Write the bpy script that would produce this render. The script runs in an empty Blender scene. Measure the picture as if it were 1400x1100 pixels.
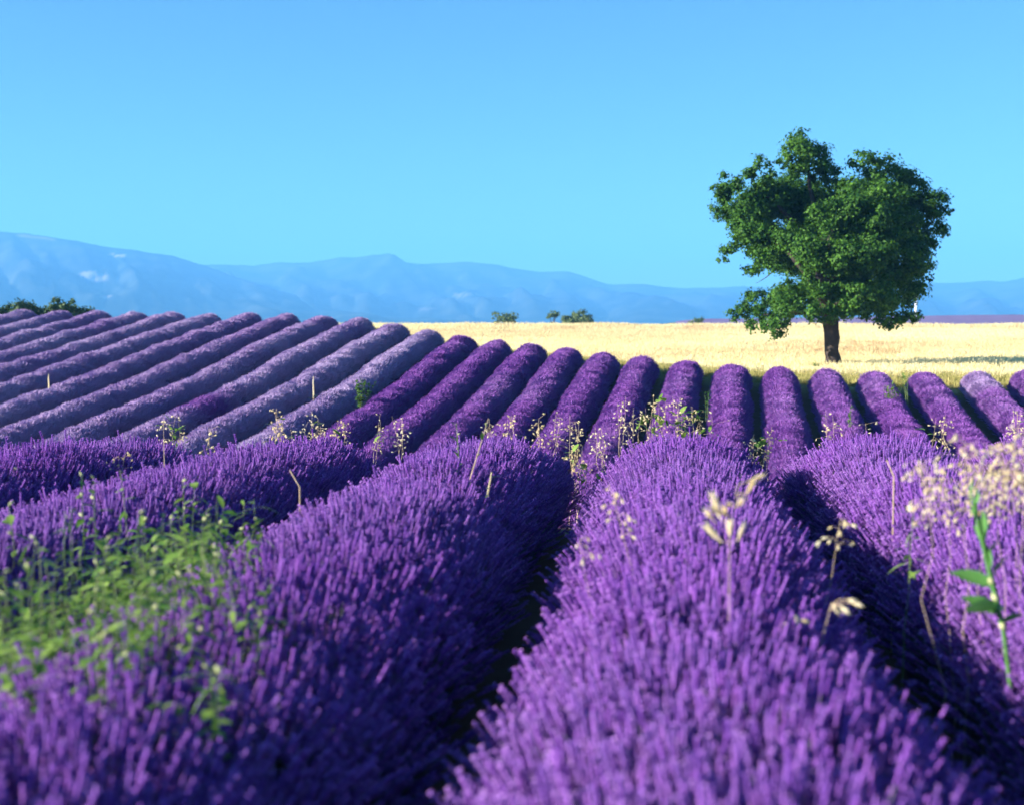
import bpy, math, random
import numpy as np
from mathutils import Vector, Matrix

R = math.radians
rng = np.random.default_rng(7)
random.seed(7)
sc = bpy.context.scene
COL = sc.collection

# ------------------------------------------------------------------ camera
F = 1944.0                 # focal length in photograph pixels (1400 wide) = 50 mm on 36 mm
CAM_Z = 1.75
PITCH = math.atan(110.0 / F)
cam_data = bpy.data.cameras.new('camera')
cam = bpy.data.objects.new('camera', cam_data)
COL.objects.link(cam)
cam.location = (0, 0, CAM_Z)
cam.rotation_euler = (R(90) - PITCH, 0, 0)
cam_data.lens = 50
cam_data.sensor_width = 36
cam_data.clip_start = 0.05
cam_data.clip_end = 30000
cam_data.dof.use_dof = True
cam_data.dof.focus_distance = 17.0
cam_data.dof.aperture_fstop = 2.2
sc.camera = cam

# ------------------------------------------------------------------ sky and sun
SUN_EL, SUN_BEHIND = 17.0, -14.0      # elevation; degrees beyond straight left
sun_dir = Vector((-math.cos(R(SUN_EL)) * math.cos(R(SUN_BEHIND)), math.cos(R(SUN_EL)) * math.sin(R(SUN_BEHIND)), math.sin(R(SUN_EL))))
world = bpy.data.worlds.new('World')
sc.world = world
world.use_nodes = True
wn, wl = world.node_tree.nodes, world.node_tree.links
wn.clear()
sky = wn.new('ShaderNodeTexSky')
sky.sky_type = 'NISHITA'
sky.sun_disc = False
sky.sun_elevation = R(SUN_EL)
sky.sun_rotation = math.atan2(sun_dir.x, sun_dir.y)
sky.altitude = 600
sky.air_density = 1.0
sky.dust_density = 0.2
sky.ozone_density = 1.0
tint = wn.new('ShaderNodeMix'); tint.data_type = 'RGBA'; tint.blend_type = 'MULTIPLY'
tint.inputs['Factor'].default_value = 1.0
tint.inputs['B'].default_value = (0.31, 0.625, 0.92, 1)
bg = wn.new('ShaderNodeBackground'); bg.inputs['Strength'].default_value = 0.056
wo = wn.new('ShaderNodeOutputWorld')
wl.new(sky.outputs[0], tint.inputs['A']); wl.new(tint.outputs['Result'], bg.inputs['Color']); wl.new(bg.outputs[0], wo.inputs['Surface'])
sun_data = bpy.data.lights.new('sun', 'SUN')
sun_data.energy = 5.0
sun_data.angle = R(0.53)
sun_data.color = (1.0, 0.94, 0.84)
sun = bpy.data.objects.new('sun', sun_data)
COL.objects.link(sun)
sun.location = (-20, 5, 30)
sun.rotation_euler = sun_dir.to_track_quat('Z', 'Y').to_euler()

vs = sc.view_settings
vs.view_transform = 'Standard'; vs.look = 'None'; vs.exposure = 1.90; vs.gamma = 1.0; vs.use_curve_mapping = False
cy = sc.cycles
cy.max_bounces = 5; cy.diffuse_bounces = 2; cy.glossy_bounces = 1; cy.transmission_bounces = 3; cy.transparent_max_bounces = 4
cy.volume_bounces = 1
cy.caustics_reflective = False; cy.caustics_refractive = False
cy.use_adaptive_sampling = True; cy.adaptive_threshold = 0.02
cy.use_denoising = True

# ------------------------------------------------------------------ helpers
def ray(px, py):
    r = Vector((1, 0, 0)); f = Vector((0, math.cos(PITCH), -math.sin(PITCH))); u = Vector((0, math.sin(PITCH), math.cos(PITCH)))
    return f * F + r * (px - 700) - u * (py - 550)

def at(px, py, Y):
    d = ray(px, py)
    return Vector((0, 0, CAM_Z)) + d * (Y / d.y)

def col_x(px, Y):
    return (px - 700) / F * Y

def smooth(t):
    t = np.clip(t, 0, 1)
    return t * t * (3 - 2 * t)

def _hash(ix, iy, iz, seed):
    h = (ix.astype(np.int64) * 374761393 + iy.astype(np.int64) * 668265263 + iz.astype(np.int64) * 2147483647 + seed * 1274126177) & 0xFFFFFFFF
    h = ((h ^ (h >> 13)) * 1274126177) & 0xFFFFFFFF
    h = ((h ^ (h >> 16)) * 2246822519) & 0xFFFFFFFF
    return ((h ^ (h >> 15)) & 0xFFFF) / 65535.0

def vnoise(x, y, z=0.0, seed=0):
    x, y, z = np.broadcast_arrays(np.asarray(x, float), np.asarray(y, float), np.asarray(z, float))
    ix, iy, iz = np.floor(x), np.floor(y), np.floor(z)
    fx, fy, fz = smooth(x - ix), smooth(y - iy), smooth(z - iz)
    r = 0
    for a in (0, 1):
        for b in (0, 1):
            for c in (0, 1):
                w = (fx if a else 1 - fx) * (fy if b else 1 - fy) * (fz if c else 1 - fz)
                r = r + w * _hash(ix + a, iy + b, iz + c, seed)
    return r * 2 - 1

def fbm(x, y, z=0.0, seed=0, oct=4):
    r, a, s = 0, 0.5, 1.0
    for o in range(oct):
        r = r + a * vnoise(np.asarray(x) * s, np.asarray(y) * s, np.asarray(z) * s, seed + o)
        a *= 0.5; s *= 2.03
    return r

def mesh_np(name, V, faces):
    me = bpy.data.meshes.new(name)
    me.from_pydata(np.asarray(V).tolist(), [], faces if isinstance(faces, list) else np.asarray(faces).tolist())
    me.update()
    return me

def shade_smooth(me):
    me.polygons.foreach_set('use_smooth', np.ones(len(me.polygons), bool))

def link(name, me, mat=None, parent=None, loc=None):
    o = bpy.data.objects.new(name, me)
    COL.objects.link(o)
    if mat is not None and me is not None and not me.materials:
        for m in (mat if isinstance(mat, (list, tuple)) else [mat]):
            me.materials.append(m)
    if parent is not None: o.parent = parent
    if loc is not None: o.location = loc
    return o

def tag(o, label, cat, group=None, kind=None):
    o['label'] = label
    if cat: o['category'] = cat
    if group: o['group'] = group
    if kind: o['kind'] = kind
    return o

def thing(name, label, cat, loc, group=None):
    o = bpy.data.objects.new(name, None)
    COL.objects.link(o)
    o.location = loc
    o.empty_display_size = 0.1
    return tag(o, label, cat, group)

class MB:
    """collects pieces of geometry into one mesh"""
    def __init__(s): s.V, s.Fc, s.mi = [], [], []
    def add(s, V, Fc, mi=0):
        b = len(s.V)
        s.V += [tuple(v) for v in V]
        for f in Fc:
            s.Fc.append(tuple(i + b for i in f)); s.mi.append(mi)
    def tube(s, path, radii, n=6, mi=0, cap=True):
        path = [Vector(p) for p in path]
        V, Fc = [], []
        side = None
        for i, p in enumerate(path):
            d = (path[min(i + 1, len(path) - 1)] - path[max(i - 1, 0)]).normalized()
            if side is None:
                side = d.cross(Vector((0.31, 0.87, 0.11))).normalized()
            side = (side - d * side.dot(d)).normalized()
            up = d.cross(side)
            for k in range(n):
                a = 2 * math.pi * k / n
                V.append(p + (side * math.cos(a) + up * math.sin(a)) * radii[i])
        for i in range(len(path) - 1):
            for k in range(n):
                k2 = (k + 1) % n
                Fc.append((i * n + k, i * n + k2, (i + 1) * n + k2, (i + 1) * n + k))
        if cap:
            Fc.append(tuple(range(n))[::-1]); Fc.append(tuple((len(path) - 1) * n + k for k in range(n)))
        s.add(V, Fc, mi)
    def build(s, name, smoothed=True):
        me = mesh_np(name, s.V, s.Fc)
        me.polygons.foreach_set('material_index', np.array(s.mi, dtype=np.int32))
        if smoothed: shade_smooth(me)
        return me

# ------------------------------------------------------------------ materials
def mat_new(name):
    m = bpy.data.materials.new(name)
    m.use_nodes = True
    nt = m.node_tree
    nt.nodes.clear()
    out = nt.nodes.new('ShaderNodeOutputMaterial')
    return m, nt, out

def leafy(name, base, var, trans=0.35, rough=0.6, attr=None, noise_scale=None, spec=0.2):
    """diffuse plus translucent sheet, its colour running between two tones by a per-copy or per-point value"""
    m, nt, out = mat_new(name)
    N, L = nt.nodes, nt.links
    mix = N.new('ShaderNodeMix'); mix.data_type = 'RGBA'
    mix.inputs['A'].default_value = (*base, 1); mix.inputs['B'].default_value = (*var, 1)
    if attr:
        a = N.new('ShaderNodeAttribute'); a.attribute_name = attr
        L.new(a.outputs['Fac'], mix.inputs['Factor'])
    elif noise_scale:
        tc = N.new('ShaderNodeTexCoord'); nz = N.new('ShaderNodeTexNoise'); nz.inputs['Scale'].default_value = noise_scale
        nz.inputs['Detail'].default_value = 5
        L.new(tc.outputs['Object'], nz.inputs['Vector']); L.new(nz.outputs['Fac'], mix.inputs['Factor'])
    else:
        oi = N.new('ShaderNodeObjectInfo'); L.new(oi.outputs['Random'], mix.inputs['Factor'])
    p = N.new('ShaderNodeBsdfPrincipled'); p.inputs['Roughness'].default_value = rough
    p.inputs['Specular IOR Level'].default_value = spec
    t = N.new('ShaderNodeBsdfTranslucent')
    ms = N.new('ShaderNodeMixShader'); ms.inputs[0].default_value = trans
    L.new(mix.outputs['Result'], p.inputs['Base Color']); L.new(mix.outputs['Result'], t.inputs['Color'])
    L.new(p.outputs[0], ms.inputs[1]); L.new(t.outputs[0], ms.inputs[2]); L.new(ms.outputs[0], out.inputs['Surface'])
    return m

def tinted(name, deep1, deep2, pale1, pale2, trans=0.25):
    """flower colour: a per-copy random tone, mixed towards a paler pair by the copy's own 'tint' value"""
    m, nt, out = mat_new(name)
    N, L = nt.nodes, nt.links
    oi = N.new('ShaderNodeObjectInfo')
    mixes = []
    for A, B in ((deep1, deep2), (pale1, pale2)):
        x = N.new('ShaderNodeMix'); x.data_type = 'RGBA'
        x.inputs['A'].default_value = (*A, 1); x.inputs['B'].default_value = (*B, 1)
        L.new(oi.outputs['Random'], x.inputs['Factor']); mixes.append(x)
    at_ = N.new('ShaderNodeAttribute'); at_.attribute_type = 'INSTANCER'; at_.attribute_name = 'tint'
    mix = N.new('ShaderNodeMix'); mix.data_type = 'RGBA'
    L.new(at_.outputs['Fac'], mix.inputs['Factor'])
    L.new(mixes[0].outputs['Result'], mix.inputs['A']); L.new(mixes[1].outputs['Result'], mix.inputs['B'])
    p = N.new('ShaderNodeBsdfPrincipled'); p.inputs['Roughness'].default_value = 0.75
    p.inputs['Specular IOR Level'].default_value = 0.1
    t = N.new('ShaderNodeBsdfTranslucent')
    ms = N.new('ShaderNodeMixShader'); ms.inputs[0].default_value = trans
    L.new(mix.outputs['Result'], p.inputs['Base Color']); L.new(mix.outputs['Result'], t.inputs['Color'])
    L.new(p.outputs[0], ms.inputs[1]); L.new(t.outputs[0], ms.inputs[2]); L.new(ms.outputs[0], out.inputs['Surface'])
    return m

M_CALYX = tinted('lavender_calyx', (0.12, 0.034, 0.27), (0.28, 0.092, 0.46), (0.25, 0.17, 0.42), (0.33, 0.23, 0.47), 0.2)
M_PETAL = tinted('lavender_petal', (0.38, 0.145, 0.57), (0.60, 0.30, 0.74), (0.37, 0.26, 0.54), (0.46, 0.34, 0.60), 0.35)
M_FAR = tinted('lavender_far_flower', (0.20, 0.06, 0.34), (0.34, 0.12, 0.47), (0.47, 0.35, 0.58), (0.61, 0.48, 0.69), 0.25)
M_STEM = leafy('lavender_stem', (0.09, 0.10, 0.075), (0.14, 0.15, 0.12), 0.2)
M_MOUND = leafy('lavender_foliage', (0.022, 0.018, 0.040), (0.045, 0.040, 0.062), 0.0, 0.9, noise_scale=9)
M_FARMOUND = leafy('lavender_far_foliage', (0.05, 0.02, 0.12), (0.09, 0.045, 0.18), 0.0, 0.9, noise_scale=6)
M_WEED = leafy('weed_leaf', (0.07, 0.18, 0.025), (0.30, 0.44, 0.09), 0.4, 0.5)
M_WEEDSTEM = leafy('weed_stem', (0.12, 0.20, 0.05), (0.24, 0.26, 0.12), 0.1)
M_DRYSTEM = leafy('dry_stem', (0.52, 0.38, 0.24), (0.66, 0.50, 0.32), 0.15)
M_FL = leafy('fleshy_green', (0.05, 0.19, 0.035), (0.17, 0.36, 0.10), .25, .6, noise_scale=12)
M_SHRUB2 = leafy('pale_shrub_leaf', (0.08, 0.13, 0.05), (0.17, 0.23, 0.09), 0.3, 0.6, attr='var')
M_OAT = leafy('dry_oat_husk', (0.87, 0.73, 0.43), (0.94, 0.86, 0.64), 0.5)
M_POD = leafy('pale_pod', (0.50, 0.54, 0.25), (0.68, 0.68, 0.36), 0.35)
M_STRAW = tinted('wheat_straw', (0.80, 0.67, 0.34), (0.92, 0.82, 0.48), (0.50, 0.30, 0.15), (0.66, 0.45, 0.24), 0.4)
M_GRASS = leafy('verge_grass', (0.30, 0.30, 0.07), (0.60, 0.50, 0.19), 0.3)
M_LEAF = leafy('oak_leaf', (0.016, 0.062, 0.011), (0.105, 0.235, 0.03), 0.3, 0.45, attr='var', spec=0.08)
M_SHRUB = leafy('shrub_leaf', (0.035, 0.075, 0.022), (0.09, 0.14, 0.045), 0.25, 0.6, attr='var')
M_BARK = leafy('oak_bark', (0.018, 0.013, 0.012), (0.085, 0.065, 0.055), 0.0, 0.95, noise_scale=5)

# ------------------------------------------------------------------ terrain
EX = np.array([-300, -40, -26, -19.5, -9, -6, -2.3, 1.9, 4.5, 6.1, 9.3, 12.3, 15.9, 40, 300.])
EY = np.array([66, 64, 63.6, 63, 62, 61, 56.6, 53.6, 51.5, 50.7, 49.0, 48.3, 48.2, 47, 45.])
def edge_y(x): return np.interp(x, EX, EY)
WY = np.array([-50, 40, 48, 60, 80, 115, 150, 165, 200, 260, 400, 7000.])
WZ = np.array([-0.9, -.9, -.64, -.12, .18, .6, .9, .9, .3, -1.4, -2, -2.])
def softplus(t, w): return w * np.logaddexp(0, t / w)
def terrain(x, y):
    x = np.asarray(x, float); y = np.asarray(y, float)
    z1 = -0.23 * softplus(y - 13.6, 1.5)
    zp = -1.87 + 0.134 * (np.minimum(y, 90) - 39)
    base = 0.35 * np.logaddexp(z1 / 0.35, zp / 0.35)
    base = base + 0.13 * vnoise(x * 0.11, y * 0.13, seed=3) * smooth((y - 16) / 10) * smooth((edge_y(x) - 2 - y) / 9) + (0.05 + .14 * smooth((-x - 1) / 7)) * smooth((y - 34) / 22)
    zw = np.interp(y, WY, WZ) + 0.07 * vnoise(x * 0.1, y * 0.06, seed=5)
    r = x / np.maximum(y, 1)
    amp = smooth((r - 0.06) / 0.08) * (4.6 + 1.9 * smooth((r - 0.12) / 0.26))
    zw = zw + amp * np.exp(-((y - 640) / 170) ** 2)
    e = smooth((y - edge_y(x)) / 7.0)
    return base * (1 - e) + zw * e
def tz(x, y): return float(terrain(x, y))

def geom(a, b, n): return a * (b / a) ** (np.arange(1, n + 1) / n)
gx = np.concatenate([-geom(34, 6500, 46)[::-1], np.linspace(-34, 34, 110), geom(34, 6500, 46)])
gy = np.concatenate([-geom(6, 6500, 22)[::-1], np.linspace(-6, 70, 120), np.linspace(71.5, 210, 80), geom(210, 6500, 60)])
XX, YY = np.meshgrid(gx, gy)
ZZ = terrain(XX, YY)
V = np.stack([XX.ravel(), YY.ravel(), ZZ.ravel()], 1)
nx, ny = len(gx), len(gy)
i, j = np.meshgrid(np.arange(nx - 1), np.arange(ny - 1))
a = (j * nx + i).ravel()
me = mesh_np('ground', V, np.stack([a, a + 1, a + nx + 1, a + nx], 1))
shade_smooth(me)
eg = YY - edge_y(XX) + 0.8 * vnoise(XX * .5, YY * .5, seed=9)
straw = smooth((eg - 1.0) / 3.5) * (YY < 185)
verge = np.exp(-((eg - 2.0) / 2.2) ** 2) * (YY < 100)
for nm, arr in (('straw', straw), ('verge', verge)):
    at_ = me.attributes.new(nm, 'FLOAT', 'POINT'); at_.data.foreach_set('value', arr.ravel().astype(np.float32))
m, nt, out = mat_new('earth_and_stubble')
N, L = nt.nodes, nt.links
tc = N.new('ShaderNodeTexCoord')
def nznode(scale, detail=6):
    n = N.new('ShaderNodeTexNoise'); n.inputs['Scale'].default_value = scale; n.inputs['Detail'].default_value = detail
    L.new(tc.outputs['Object'], n.inputs['Vector']); return n
def mixc(fac, A, B):
    x = N.new('ShaderNodeMix'); x.data_type = 'RGBA'
    for s, v in (('A', A), ('B', B)):
        if isinstance(v, tuple): x.inputs[s].default_value = (*v, 1)
        else: L.new(v, x.inputs[s])
    L.new(fac, x.inputs['Factor']); return x.outputs['Result']
n1, n2, n3 = nznode(3.0), nznode(0.35), nznode(0.004)
soil = mixc(n1.outputs['Fac'], (0.075, 0.040, 0.030), (0.15, 0.092, 0.066))
stub = mixc(n2.outputs['Fac'], (0.72, 0.60, 0.30), (0.82, 0.71, 0.40))
grn = mixc(n1.outputs['Fac'], (0.26, 0.25, 0.07), (0.52, 0.42, 0.16))
far = mixc(n3.outputs['Fac'], (0.06, 0.09, 0.03), (0.28, 0.24, 0.11))
a1 = N.new('ShaderNodeAttribute'); a1.attribute_name = 'straw'
a2 = N.new('ShaderNodeAttribute'); a2.attribute_name = 'verge'
sep = N.new('ShaderNodeSeparateXYZ'); L.new(tc.outputs['Object'], sep.inputs[0])
mr = N.new('ShaderNodeMapRange'); mr.inputs[1].default_value = 175; mr.inputs[2].default_value = 215
L.new(sep.outputs['Y'], mr.inputs[0])
c = mixc(a2.outputs['Fac'], mixc(a1.outputs['Fac'], mixc(mr.outputs[0], soil, far), stub), grn)
p = N.new('ShaderNodeBsdfPrincipled'); p.inputs['Roughness'].default_value = 0.95; p.inputs['Specular IOR Level'].default_value = 0.1
bmp = N.new('ShaderNodeBump'); bmp.inputs['Strength'].default_value = 0.6; bmp.inputs['Distance'].default_value = 0.05
L.new(n1.outputs['Fac'], bmp.inputs['Height']); L.new(bmp.outputs[0], p.inputs['Normal'])
L.new(c, p.inputs['Base Color']); L.new(p.outputs[0], out.inputs['Surface'])
g = link('ground', me, m)
g['kind'] = 'structure'; g['label'] = 'earth under the lavender rows running on into the straw field'

# ------------------------------------------------------------------ mountains
def mountain(name, label, prof, Y0, span, depth, front, seed, patches, rough):
    """a ridge with real depth: its crest follows the profile, a front slope runs down to the plain and a back slope behind"""
    px = np.array([q[0] for q in prof], float); py = np.array([q[1] for q in prof], float)
    nu, nv = 340, 64
    U = np.linspace(span[0], span[1], nu)
    W = np.linspace(-1, 0.6, nv)
    UU, WW = np.meshgrid(U, W)
    crest = (440 - np.interp(UU, px, py)) / F * Y0
    Yc = Y0 + 160 * fbm(UU / 130.0, 0, seed=seed)
    YY = Yc + np.where(WW < 0, WW * front, WW * depth)
    XX = (UU - 700) / F * YY
    fall = np.where(WW < 0, (1 - (-WW)) ** 1.25, 1 - 0.8 * (WW / 0.6) ** 1.5)
    gul = (np.abs(fbm(UU / 62.0 + WW * 1.2, WW * 1.3, seed=seed + 11, oct=5)) - 0.14)
    bump = fbm(UU / 45.0, WW * 4, seed=seed + 21, oct=4)
    env = np.sin(np.pi * np.clip(-WW, 0, 1)) ** 0.8
    ZZ = crest * fall + (rough * gul + 0.5 * rough * bump) * env * (0.25 + crest / 260.0)
    ZZ += 2.2 * fbm(UU / 7.0, WW * 6, seed=seed + 31) * np.exp(-(WW / 0.2) ** 2)
    ZZ = ZZ * np.minimum(1, 1.0) - 4 * (WW <= -0.99)
    V = np.stack([XX.ravel(), YY.ravel(), ZZ.ravel()], 1)
    i, j = np.meshgrid(np.arange(nu - 1), np.arange(nv - 1)); a = (j * nu + i).ravel()
    me = mesh_np(name, V, np.stack([a, a + 1, a + nu + 1, a + nu], 1)); shade_smooth(me)
    bald = np.zeros(UU.shape)
    # where the bare patches lie on the slope: (column, height share of the crest, half widths)
    for (cx, hs, wx, wh, k) in patches:
        d = ((UU - cx) / wx) ** 2 + ((ZZ / np.maximum(crest, 5) - hs) / wh) ** 2 + 0.5 * fbm(UU / 9., WW * 14, seed=seed + 5)
        bald = np.maximum(bald, k * smooth((1.2 - d) / 0.5))
    at_ = me.attributes.new('bald', 'FLOAT', 'POINT'); at_.data.foreach_set('value', bald.ravel().astype(np.float32))
    m, nt, out = mat_new(name + '_slopes')
    N, L = nt.nodes, nt.links
    tc = N.new('ShaderNodeTexCoord'); nz = N.new('ShaderNodeTexNoise'); nz.inputs['Scale'].default_value = 0.006; nz.inputs['Detail'].default_value = 8
    L.new(tc.outputs['Object'], nz.inputs['Vector'])
    rp = N.new('ShaderNodeValToRGB'); rp.color_ramp.elements[0].position = 0.38; rp.color_ramp.elements[1].position = 0.68
    rp.color_ramp.elements[0].color = (0.012, 0.02, 0.022, 1); rp.color_ramp.elements[1].color = (0.06, 0.07, 0.055, 1)
    L.new(nz.outputs['Fac'], rp.inputs[0])
    at2 = N.new('ShaderNodeAttribute'); at2.attribute_name = 'bald'
    mx = N.new('ShaderNodeMix'); mx.data_type = 'RGBA'; mx.inputs['B'].default_value = (0.50, 0.43, 0.37, 1)
    L.new(at2.outputs['Fac'], mx.inputs['Factor']); L.new(rp.outputs[0], mx.inputs['A'])
    p = N.new('ShaderNodeBsdfDiffuse'); L.new(mx.outputs['Result'], p.inputs['Color']); L.new(p.outputs[0], out.inputs['Surface'])
    o = link('mountain', me, m)
    tag(o, label, None, None, 'structure')
    return o

mountain('mountain_near', 'long blue mountain shoulder with pale bare patches, sloping down to the plain',
         [(-500, 330), (-250, 300), (-100, 306), (0, 314), (40, 318), (80, 325), (150, 337), (200, 344), (240, 348), (280, 360), (320, 376), (380, 397), (440, 411), (520, 424), (600, 433), (700, 440), (900, 446), (1700, 448)],
         4300, (-560, 760), 900, 1500, 3,
         [(130, 0.50, 20, 0.065, .75), (162, 0.86, 15, 0.022, .6), (55, 0.955, 28, 0.022, .45), (146, 0.26, 9, 0.02, .4)], 50)
mountain('mountain_far', 'broad blue range with a small pointed summit on the skyline',
         [(-500, 380), (100, 372), (250, 364), (300, 362), (345, 364), (380, 359), (420, 359), (450, 356), (490, 352), (525, 348), (538, 346), (546, 352), (556, 359), (575, 361), (610, 360), (640, 359), (665, 362), (700, 366), (740, 372), (775, 371), (800, 378), (830, 388), (880, 390), (920, 394), (960, 394), (1010, 391), (1080, 395), (1180, 397), (1260, 386), (1310, 386), (1345, 383), (1370, 385), (1400, 380), (1500, 372), (1900, 380)],
         5700, (-560, 1960), 700, 2300, 17,
         [(640, 0.36, 22, 0.018, .35), (585, 0.16, 12, 0.02, .3)], 100)

# ------------------------------------------------------------------ copies on points
def lib(name, meshes, mats):
    c = bpy.data.collections.new(name)
    for k, me in enumerate(meshes):
        for mm in mats: me.materials.append(mm)
        o = bpy.data.objects.new('%s_%02d' % (name, k), me); c.objects.link(o)
    return c

def scatter_group(c):
    ng = bpy.data.node_groups.new('spread_' + c.name, 'GeometryNodeTree')
    ng.interface.new_socket('Geometry', in_out='INPUT', socket_type='NodeSocketGeometry')
    ng.interface.new_socket('Geometry', in_out='OUTPUT', socket_type='NodeSocketGeometry')
    N, L = ng.nodes, ng.links
    gi, go = N.new('NodeGroupInput'), N.new('NodeGroupOutput')
    ci = N.new('GeometryNodeCollectionInfo'); ci.inputs['Collection'].default_value = c
    ci.inputs['Separate Children'].default_value = True; ci.inputs['Reset Children'].default_value = True
    ip = N.new('GeometryNodeInstanceOnPoints'); ip.inputs['Pick Instance'].default_value = True
    L.new(gi.outputs[0], ip.inputs['Points']); L.new(ci.outputs[0], ip.inputs['Instance'])
    for nm, ty, so in (('idx', 'INT', 'Instance Index'), ('rot', 'FLOAT_VECTOR', 'Rotation'), ('scl', 'FLOAT_VECTOR', 'Scale')):
        na = N.new('GeometryNodeInputNamedAttribute'); na.data_type = ty; na.inputs['Name'].default_value = nm
        L.new(na.outputs['Attribute'], ip.inputs[so])
    L.new(ip.outputs[0], go.inputs[0])
    return ng

def dir_to_euler(D, rx=None):
    D = D / np.linalg.norm(D, axis=1, keepdims=True)
    th = np.arccos(np.clip(D[:, 2], -1, 1)); ph = np.arctan2(D[:, 1], D[:, 0])
    return np.stack([np.zeros(len(D)), th, ph], 1)

def scatter(name, P, rot, scl, idx, tintv, ng, parent=None):
    me = bpy.data.meshes.new(name)
    n = len(P)
    me.vertices.add(n); me.vertices.foreach_set('co', np.ascontiguousarray(P, np.float32).ravel())
    if scl.ndim == 1: scl = np.repeat(scl[:, None], 3, 1)
    for nm, ty, key, arr in (('rot', 'FLOAT_VECTOR', 'vector', rot), ('scl', 'FLOAT_VECTOR', 'vector', scl), ('idx', 'INT', 'value', idx), ('tint', 'FLOAT', 'value', tintv)):
        a = me.attributes.new(nm, ty, 'POINT')
        a.data.foreach_set(key, np.ascontiguousarray(arr, np.int32 if ty == 'INT' else np.float32).ravel())
    me.update()
    o = link(name, me, None, parent)
    md = o.modifiers.new('spread', 'NODES'); md.node_group = ng
    return o

# ------------------------------------------------------------------ lavender
def spike_mesh(seed, stem=0.2, head=0.085, r=0.0054):
    """a thin stem carrying whorls of calyces with a few open lipped florets"""
    q = random.Random(seed); b = MB()
    bx, by = q.uniform(-.02, .02), q.uniform(-.02, .02)
    def ax(t): return Vector((bx * t * t, by * t * t, t * (stem + head)))
    ts = stem / (stem + head)
    b.tube([ax(0), ax(ts * .6), ax(ts), ax(0.98)], [.0016, .0014, .0013, .0009], 3, 0, False)
    nw = q.choice((5, 6, 7))
    rings, radii = [], []
    for w in range(nw):
        t0 = ts + (1 - ts) * (w / nw) ** 0.92; t1 = ts + (1 - ts) * ((w + 1) / nw) ** 0.92
        s = (0.8, 1.0, 1.05, 1.0, .9, .75, .55)[w] * q.uniform(.88, 1.12)
        rings += [ax(t0), ax(t0 * .62 + t1 * .38), ax(t0 * .25 + t1 * .75)]
        radii += [r * .45, r * s, r * s * .72]
    rings.append(ax(1.0)); radii.append(r * .12)
    b.tube(rings, radii, 5, 1, True)
    for k in range(13):
        t = ts + (1 - ts) * q.uniform(.05, .97); a = q.uniform(0, 6.28); c = ax(t)
        d = Vector((math.cos(a), math.sin(a), q.uniform(.1, .9))).normalized()
        sd = d.cross(Vector((0, 0, 1))).normalized() * q.uniform(.0035, .0055)
        p0 = c + d * r * .6; p1 = c + d * r * q.uniform(1.4, 1.9)
        b.add([p0 - sd * .4, p0 + sd * .4, p1 + sd, p1 - sd], [(0, 1, 2, 3)], 2)
    return b.build('spike_%d' % seed)

SPIKE_LIB = lib('lavender_spike', [spike_mesh(k, stem=(.16, .2, .24, .13, .21)[k], head=(.06, .072, .065, .055, .08)[k]) for k in range(5)], [M_STEM, M_CALYX, M_PETAL])
NG_SPIKE = scatter_group(SPIKE_LIB)

def tuft_mesh(seed, n=15, rad=.12):
    q = random.Random(seed); b = MB()
    for k in range(n):
        a = q.uniform(0, 6.28); rr = rad * math.sqrt(q.random())
        base = Vector((rr * math.cos(a) * .75, rr * math.sin(a) * .75, -.04))
        d = Vector((rr * math.cos(a) * 1.2, rr * math.sin(a) * 1.2, .3)).normalized()
        h = q.uniform(.13, .24)
        p1 = base + d * h * .45; p2 = base + d * h * .75; p3 = base + d * h
        b.tube([base, p1, p2, p3], [.004, .0045, .0085, .002], 3, 0, False)
    return b.build('tuft_%d' % seed, False)
TUFT_LIB = lib('lavender_tuft', [tuft_mesh(100 + k) for k in range(5)], [M_FAR])
NG_TUFT = scatter_group(TUFT_LIB)

def row_surface(t, a, u, slope, t0, t1, W, H, seed, zexp=.84, L0=0.7):
    """point on a mound: t metres ahead of the camera, a the angle over the cross-section"""
    s0 = np.clip((t - t0) / L0, 0, 1); s1 = np.clip((t1 - t) / L0, 0, 1)
    s = np.sqrt(np.maximum(1e-4, (1 - (1 - s0) ** 2) * (1 - (1 - s1) ** 2)))
    n = fbm(t * 1.1, seed * 3.7, seed=seed) ; n2 = vnoise(t * 0.45, seed * 1.3, seed=seed + 50)
    w = W * s * (1 + .13 * n + .05 * n2); h = H * s * (1 + .13 * fbm(t * 1.3, 9.1, seed=seed + 7) + .06 * n2)
    lump = 1 + .06 * vnoise(t * 2.6, a * 2.2, seed=seed + 77)
    x = u + slope * t + .04 * n2 + w * lump * np.sign(np.cos(a)) * np.abs(np.cos(a)) ** .97
    cx = u + slope * t
    z = terrain(cx, t) + h * lump * np.sin(a) ** zexp
    return np.stack([x, t, z], -1)

def row_normals(t, a, args):
    e = 1e-3
    P = row_surface(t, a, *args)
    dt = row_surface(t + e, a, *args) - row_surface(t - e, a, *args)
    da = row_surface(t, a + e, *args) - row_surface(t, a - e, *args)
    n = np.cross(da, dt)
    n /= np.linalg.norm(n, axis=1, keepdims=True) + 1e-9
    n *= np.sign(n[:, 2:3] + 1e-6) * 1.0
    return P, n

def mound_mesh(name, args, nt_, na=15):
    t0, t1 = args[2], args[3]
    T = t0 + (t1 - t0) * np.linspace(0, 1, nt_); A = np.linspace(0.02, math.pi - .02, na)
    TT, AA = np.meshgrid(T, A, indexing='ij')
    V = row_surface(TT.ravel(), AA.ravel(), *args)
    low = (AA.ravel() < .05) | (AA.ravel() > math.pi - .05)
    V[low, 2] -= .12
    i, j = np.meshgrid(np.arange(nt_ - 1), np.arange(na - 1), indexing='ij'); a = (i * na + j).ravel()
    me = mesh_np(name, V, np.stack([a, a + 1, a + na + 1, a + na], 1)); shade_smooth(me)
    return me

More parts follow.
